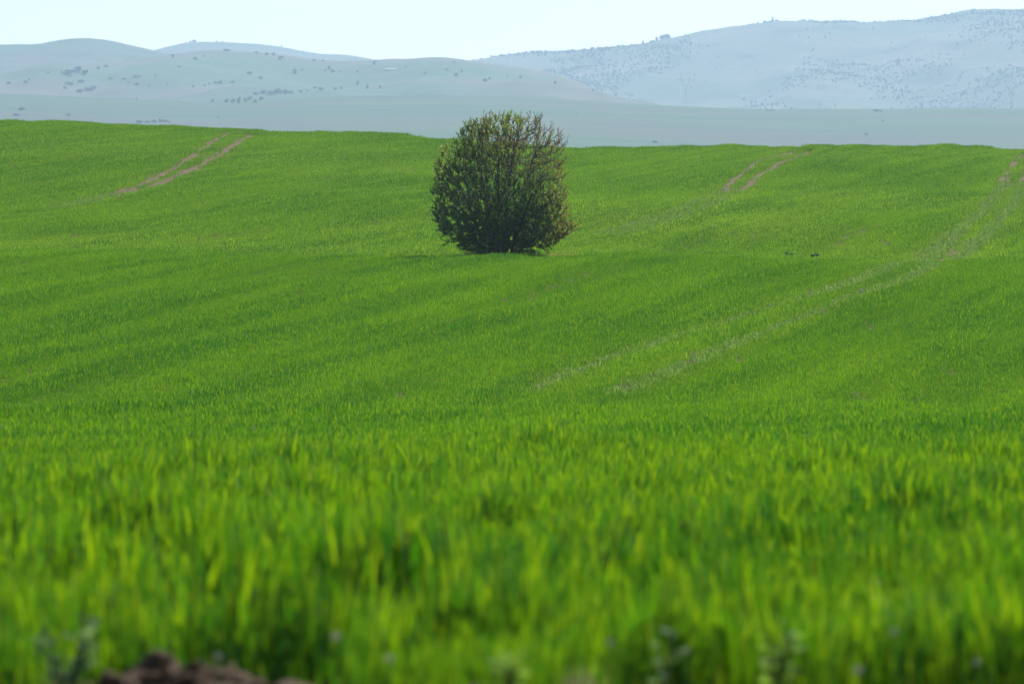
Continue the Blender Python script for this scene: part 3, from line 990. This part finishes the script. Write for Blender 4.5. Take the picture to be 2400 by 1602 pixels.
# ------------------------------------------------------------------ building on the mountain top
M_STONE = simple('pale_stone', (0.32, 0.29, 0.25), .9, .2, .15, .6)
M_ROOFS = simple('dark_metal_roof', (0.12, 0.12, 0.13), .7, .3, .15, .8)
p = crest(LM, 1811)
k = LM.D / FPX
ch = empty('hilltop_building', p); tag(ch, 'small tower-like building with a pointed top among trees on the mountain skyline', 'building')
MB().box((0, 0, -1), (7 * k, 9 * k, 6.5 * k)).build('wall', M_STONE, ch)
MB().poly([(-3.9 * k, -4.9 * k, 5.0 * k), (3.9 * k, -4.9 * k, 5.0 * k), (0, -4.9 * k, 8.5 * k)]).poly([(3.9 * k, 4.9 * k, 5.0 * k), (-3.9 * k, 4.9 * k, 5.0 * k), (0, 4.9 * k, 8.5 * k)]) \
    .poly([(-3.9 * k, 4.9 * k, 5.0 * k), (-3.9 * k, -4.9 * k, 5.0 * k), (0, -4.9 * k, 8.5 * k), (0, 4.9 * k, 8.5 * k)]).poly([(3.9 * k, -4.9 * k, 5.0 * k), (3.9 * k, 4.9 * k, 5.0 * k), (0, 4.9 * k, 8.5 * k), (0, -4.9 * k, 8.5 * k)]).build('roof', M_ROOFS, ch)
MB().bar((0, 0, 6 * k), (0, 0, 11.5 * k), 2.2 * k, None, 8).build('drum', M_STONE, ch)
MB().bar((0, 0, 11.3 * k), (0, 0, 17 * k), 2.6 * k, .08 * k, 8).build('spire', M_ROOFS, ch)

# long pale shed on the green hill
p = hit(918, 165, 0, 4200); k = p.y / FPX
M_WHITE = simple('white_sheet_roof', (0.27, 0.27, 0.26), .6, .3, .06, .5)
sh = empty('long_shed', p); tag(sh, 'long low pale shed near the top of the green hill', 'shed'); sh.rotation_euler.z = R(5)
MB().box((-2 * k, 0, -1.0), (26 * k, 9 * k, 1.0 + 1.8 * k)).build('wall', M_STONE, sh)
MB().poly([(-15.5 * k, -5 * k, 1.5 * k), (11.5 * k, -5 * k, 1.5 * k), (11.5 * k, 0, 4.2 * k), (-15.5 * k, 0, 4.2 * k)]).poly([(-15.5 * k, 0, 4.2 * k), (11.5 * k, 0, 4.2 * k), (11.5 * k, 5 * k, 1.5 * k), (-15.5 * k, 5 * k, 1.5 * k)]).build('roof', M_WHITE, sh)
MB().box((15 * k, 0, -1.0), (6 * k, 7 * k, 1.0 + 3.2 * k)).build('annex', M_WHITE, sh)


# ------------------------------------------------------------------ stone and weeds in the crop
def lump(name, seed, sub, amp, freq):
    import bmesh
    bm = bmesh.new(); bmesh.ops.create_icosphere(bm, subdivisions=sub, radius=1.0)
    for v in bm.verts:
        c = v.co
        f = float(fbm(np.array(c.x * freq + seed), np.array(c.y * freq + c.z * freq * 1.3 + seed * 3), 4))
        v.co = c * (1 + amp * (f - .5) * 2)
    me = bpy.data.meshes.new(name); bm.to_mesh(me); bm.free()
    for p in me.polygons: p.use_smooth = True
    return me


M_ROCK = simple('pale_rock', (0.42, 0.34, 0.24), .85, .2, .25, 7)
p = hit(2018, 684, .1, 100)
st = obj('stone', lump('stone', 3, 3, .5, 1.1), M_ROCK, None, p + Vector((0, 0, .12)))
st.scale = (.050, .045, .06); st.rotation_euler = (.3, .5, .2)
tag(st, 'small pale stone lying beside the wheel track', 'stone')

m_, t_ = mat('dark_weed_leaf'); n = N(t_)
c = n.mix(n.noise(n.pos(), 20, 3), (0.030, 0.100, 0.030), (0.055, 0.150, 0.045))
n.out(leaf_shader(n, c, n.mix(1.0, c, (1.5, 1.5, .7), 'MULTIPLY'), .4)); M_WEED = m_


def weed_clump(u, v, wpx, label):
    p = hit(u, v, .15, 100)
    r = np.random.default_rng(int(u)); wd = wpx * p.y / FPX
    m = 190
    th = r.uniform(0, 6.283, m); rr = np.sqrt(r.random(m)) * wd * .5
    hh = .16 * (1 - (rr / (wd * .55)) ** 2) * r.uniform(.45, 1, m)
    C = np.c_[np.cos(th) * rr, np.sin(th) * rr, hh]; Dn = np.c_[np.cos(th), np.sin(th), r.uniform(.0, 1.2, m)]
    L = r.uniform(.06, .13, m); V, F = leaf_cloud(C, Dn, L, L * .55, r)
    root = empty('weed_clump', p); tag(root, label, 'weed')
    me = mesh_np('leaves', V, F); obj('foliage', me, M_WEED, root)
    b = MB()
    for i in range(12): b.bar((C[i, 0] * .2, C[i, 1] * .2, -.02), tuple(C[i]), .006, .003, 4)
    b.build('stem', M_WEED, root)


weed_clump(1640, 648, 24, 'dark green weed clump alone in the middle of the field, nearest of the three')
weed_clump(1848, 592, 20, 'dark green weed clump beyond the stone, paired with one beside it')
weed_clump(1911, 596, 16, 'smaller dark green weed clump, next to the paired one towards the wheel track')

# ------------------------------------------------------------------ foreground: clods, weeds, flowers
M_CLOD = simple('dark_damp_soil', (0.045, 0.026, 0.013), .95, .15, .45, 9)


def clod(u, d, wid, dep, hei, seed, label):
    x = (u - 1200) / FPX * d
    o = obj('soil_clod', lump('soil_clod', seed, 5, .75, 2.3), M_CLOD, None, (x, d, float(ground_h(x, d))))
    o.scale = (wid / 2, dep / 2, hei); o.rotation_euler.z = seed
    return tag(o, label, 'soil clod', 'soil clods at the field edge')


clod(400, 15.45, .27, .25, .112, 1, 'tallest dark brown clod of soil at the bottom edge of the picture')
clod(510, 15.40, .32, .25, .078, 2, 'low dark soil clod beside the tallest clod')
clod(305, 15.40, .20, .2, .078, 4, 'small dark soil clod on the outer side of the tallest clod')
clod(640, 15.40, .42, .3, .062, 5, 'long flat soil clod trailing away from the tallest clod')
clod(60, 15.45, .3, .3, .035, 6, 'low soil clod under the grey green weed')
clod(1140, 15.45, .22, .25, .040, 7, 'small soil clod at the bottom edge below the tree')
clod(2390, 15.5, .30, .25, .048, 8, 'soil clod at the bottom corner under the tall wheat')


def leaf_plant_mat(name, col):
    m, t = mat(name); n = N(t)
    f = n.noise(n.new('ShaderNodeTexCoord').outputs['Object'], 20, 3)
    c = n.mix(f, tuple(k * .75 for k in col), tuple(k * 1.25 for k in col))
    n.out(leaf_shader(n, c, n.mix(1.0, c, (1.4, 1.5, .8), 'MULTIPLY'), .45, .7, .08)); return m


M_GREY = leaf_plant_mat('grey_green_leaf', (0.10, 0.15, 0.08))
M_PALE = leaf_plant_mat('pale_green_leaf', (0.14, 0.22, 0.045))


def weed(u, d, hgt, spread, m, stems, seed, label):
    r = np.random.default_rng(seed)
    x = (u - 1200) / FPX * d; p = Vector((x, d, float(ground_h(x, d))))
    root = empty('weed', p); tag(root, label, 'weed', 'weeds at the near edge of the crop')
    C, Dn = [], []
    for s in range(stems):
        a = r.uniform(0, 6.283); tip = np.array([math.cos(a) * spread * r.uniform(.2, 1), math.sin(a) * spread * .6, hgt * r.uniform(.6, 1)])
        MB().bar((0, 0, -.02), tuple(tip * .5 + np.array([0, 0, hgt * .08])), .004, .003, 5).bar(tuple(tip * .5 + np.array([0, 0, hgt * .08])), tuple(tip), .003, .0015, 5).build('stem', m, root)
        for q in range(7):
            t = r.uniform(.25, 1.0)
            C.append(tip * t); b = r.uniform(0, 6.283); Dn.append((math.cos(b), math.sin(b), r.uniform(-.1, .9)))
    C, Dn = np.array(C), np.array(Dn); L = r.uniform(.03, .065, len(C)); V, F = leaf_cloud(C, Dn, L, L * .5, r)
    obj('foliage', mesh_np('foliage', V, F), m, root)


weed(165, 15.45, .25, .09, M_GREY, 9, 1, 'tall grey green weed blurred in the bottom corner beside the clods')
weed(1195, 15.2, .17, .06, M_PALE, 6, 2, 'short pale green weed at the bottom edge below the tree')
weed(1820, 15.2, .25, .07, M_PALE, 7, 3, 'taller pale green weed at the bottom edge')
weed(1560, 15.2, .22, .03, M_GREY, 2, 4, 'thin greyish weed between the two pale green weeds')

M_PETAL = simple('white_petal', (0.50, 0.50, 0.44), .8, .3, .05, 30)
M_EYE = simple('yellow_flower_centre', (0.55, 0.40, 0.05), .7, .2, .15, 60)
M_FSTEM = simple('flower_stem', (0.07, 0.14, 0.03), .7, .3, .2, 20)
flowers = [(787, 1492, 15.9, .013), (912, 1543, 15.8, .012), (512, 1538, 15.8, .011), (2012, 1570, 15.8, .013), (2290, 1552, 15.9, .010), (1238, 1245, 27., .013), (545, 1335, 19., .009), (1608, 1525, 15.9, .010), (2095, 1480, 16.0, .010), (595, 1002, 62., .017),
           (1430, 1505, 16.0, .009), (452, 1438, 17.0, .009), (1375, 1003, 60., .016)]
fl_lab = ['brightest white flower speck low in the near wheat', 'white flower speck nearer the bottom edge than the brightest one', 'white flower speck beside the tallest soil clod', 'round white flower speck at the bottom between pale weed and corner',
          'white flower speck close to the bottom corner', 'solitary pale flower speck higher up in the blurred wheat', 'faint pale flower speck above the soil clods', 'small white flower speck below the thin greyish weed', 'small white flower in the dark gap of the wheat',
          'tiny pale flower far up where the wheat comes into focus, on one side', 'faint flower speck beside the thin greyish weed', 'faint flower speck above the grey green weed', 'tiny pale flower far up where the wheat comes into focus, below the tree']
for (u, v, d, rad), lab in zip(flowers, fl_lab):
    if d < 16.5: d = 15.3
    x = (u - 1200) / FPX * d; z = vz(v, d); g = float(ground_h(x, d)); z = max(z, g + .06)
    root = empty('flower', (x, d, g)); tag(root, lab, 'flower', 'white flowers in the near wheat')
    h = z - g
    MB().bar((0.01, 0.01, -.02), (0, 0, h), .0022, .0016, 5).build('stem', M_FSTEM, root)
    for i in range(8):
        a = i * math.pi / 4; c, s_ = math.cos(a), math.sin(a)
        f = lambda rr, ww, zz: ((c * rr - s_ * ww), -.35 * (c * ww + s_ * rr) , h + zz + .9 * (s_ * rr + c * ww))
        MB().poly([f(rad * .25, -rad * .12, 0), f(rad * .8, -rad * .3, .001), f(rad * 1.1, 0, .002), f(rad * .8, rad * .3, .001), f(rad * .25, rad * .12, 0)]).build('petal', M_PETAL, root)
    MB().bar((0, -.001, h - .001), (0, -.004, h + .0015), rad * .34, rad * .25, 8).build('flower_centre', M_EYE, root)
